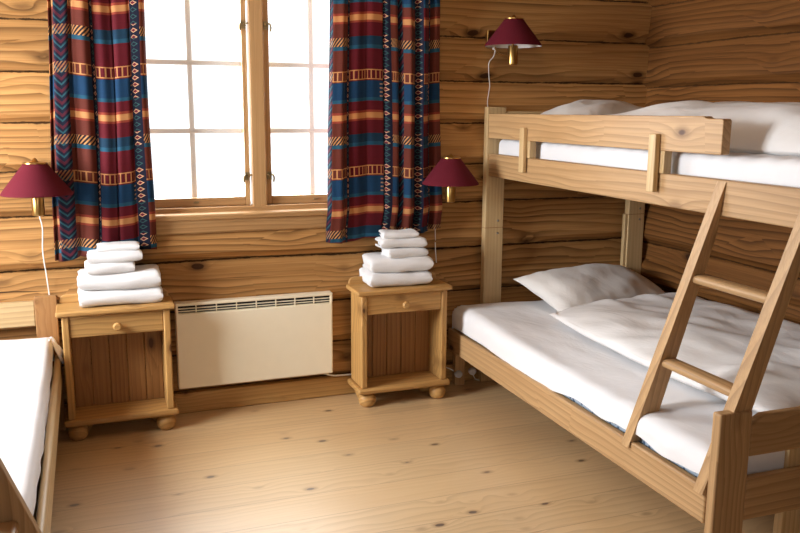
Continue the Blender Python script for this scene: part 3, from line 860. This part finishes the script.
# upper mattress, duvet, pillow
MO = (2.38, -1.05, 1.136)
mt = bthing('mattress', 'narrow mattress with white sheet on the upper bunk', 'mattress', MO)
obj('ticking', slab(1.967, 2.825, -2.17, -.105, 1.136, 1.268, 30, 50, p=16), M['ticking'], mt, o=MO, smooth=60)
obj('fitted_sheet', drape(1.964, 2.83, -2.178, -.10, 1.286, lambda s, q: .125, r=.03, nz=.005, seed=4,
    press=lambda x, y: .003*math.sin((y*1.0+x*.6)*60+noise.noise((x*4, y*4, 1))*6)), M['cotton'], mt, o=MO, smooth=80)
DO = (2.42, -1.3, 1.30)
dv = slab(2.045, 2.835, -2.15, -.52, 1.268, 1.452, 80, 110, p=3.6, wob=.02, top=.026, freq=4.5, seed=11, edge=.2)
dvo = obj('duvet', dv, M['cotton2'], o=DO, smooth=80); dvo.location = bw(DO); dvo.rotation_euler = (0, 0, BR)
tag(dvo, 'white thick duvet on the upper bunk', 'duvet')
pillow('white pillow lying at the head of the upper bunk', (2.42, -.33, 1.36), .62, .40, .19, math.radians(3), 6, (math.radians(4), 0))

# ---------------------------------------------------------------- bed on the left
O = (-.6, -1.0, 0)
lb = thing('bed', 'low pine bed with white bedding at the left edge', 'bed', O)
obj('head_post', box(BM(), -.249, -.159, -.075, -.045, 0, .617), M['dark_z'], lb, o=O, bevel=.003)
obj('head_board', box(BM(), -1.2, -.2495, -.068, -.046, .488, .600), M['pale_x'], lb, o=O, bevel=.004)
obj('head_post', box(BM(), -1.29, -1.2, -.075, -.045, 0, .617), M['dark_z'], lb, o=O, bevel=.003)
bm = BM(); box(bm, -.183, -.157, -2.1, -.077, .235, .358); obj('side_rail', bm, M['pale_y'], lb, o=O, bevel=.012, seg=4)
obj('side_rail', box(BM(), -1.29, -1.26, -2.1, -.077, .235, .362), M['bunk_y'], lb, o=O, bevel=.006)
obj('bed_base', box(BM(), -1.258, -.194, -2.08, -.08, .25, .27), M['bunk_x'], lb, o=O)
for x0 in (-.25, -1.29):
    obj('foot_post', box(BM(), x0, x0+.09, -2.135, -2.101, 0, .45), M['bunk_z'], lb, o=O, bevel=.004)
MO = (-.7, -1.1, .271)
mt = thing('mattress', 'mattress with white sheet on the left bed', 'mattress', MO)
obj('ticking', slab(-1.25, -.20, -2.07, -.085, .271, .43, 30, 50, p=14), M['ticking'], mt, o=MO, smooth=60)
obj('fitted_sheet', drape(-1.254, -.184, -2.075, -.083, .447, lambda s, q: (.085 + .012*math.sin(q*5)) if s == 'R' else .12, r=.035, nz=.006, seed=14,
    press=lambda x, y: .008*noise.noise((x*2, y*1.4, 3)) - .012*math.exp(-((x+.2)/.07)**2)*(.5-.5*math.cos(y*4))), M['cotton'], mt, o=MO, smooth=80)
# loose corner of the sheet hanging out beside the head post
bm = BM(); g = []
for i in range(13):
    row = []
    for j in range(11):
        f, k = i/12, j/10
        row.append(bm.verts.new((-.20+.052*f+.006*math.sin(k*9), -.155+.055*k+.012*math.sin(f*6), .437-.065*f*f-.045*f*(1-k)+.006*math.sin(f*8+k*7))))
    g.append(row)
for a, b in zip(g, g[1:]):
    for k in range(10): bm.faces.new((a[k], b[k], b[k+1], a[k+1]))
o = obj('sheet_corner', bm, M['cotton'], mt, o=MO, smooth=80); s = o.modifiers.new('thick', 'SOLIDIFY'); s.thickness = .004

# ladder at the foot of the left bed, leaning to the left
LO = (.05, -2.2, 0)
l2 = thing('bunk_ladder', 'pine ladder leaning at the left bed, cut by the lower left corner', 'ladder', LO)
def lx_(z): return -.137-(z-.574)*.374
for y0 in (-2.2, -2.56):
    bm = prism(BM(), [(lx_(0), y0, 0), (lx_(1.6), y0, 1.6), (lx_(1.6)-.088, y0, 1.6), (lx_(0)-.088, y0, 0)], (0, .034, 0))
    obj('stile', bm, M['bunk_z'], l2, o=LO, bevel=.004)
for z in (.31, .60, .89, 1.18, 1.47):
    xx = lx_(z)-.050; bm = box(BM(), xx-.026, xx+.026, -2.526, -2.2, z-.012, z+.012)
    obj('rung', bm, M['bunk_y'], l2, o=LO, bevel=.009, seg=3)

# ---------------------------------------------------------------- small things under the bunk
for i, (x, z, lab) in enumerate(((1.762, .063, 'round white plug lying under the bunk, nearer the nightstand'), (1.842, .070, 'round white plug lying under the bunk, farther from the nightstand'))):
    t = thing('cable_plug', lab, 'plug', (x, -.1, 0), 0, 'plugs under the bunk')
    obj('plug_body', lathe(BM(), [(0, -.018), (.012, -.018), (.019, -.012), (.0205, 0), (.018, .012), (.010, .018), (0, .018)], (0, 0, z), 20, 'y'), M['plug'], t)
    obj('cord', tube(BM(), [(0, .012, z), (-.03, .03, z+.02), (-.07, .035, z+.035), (-.10, .03, z+.03)] if i == 0 else [(0, .012, z), (.02, .03, z-.03), (.05, .03, .006), (.15, .02, .004)], .003, 8), M['cord'], t)
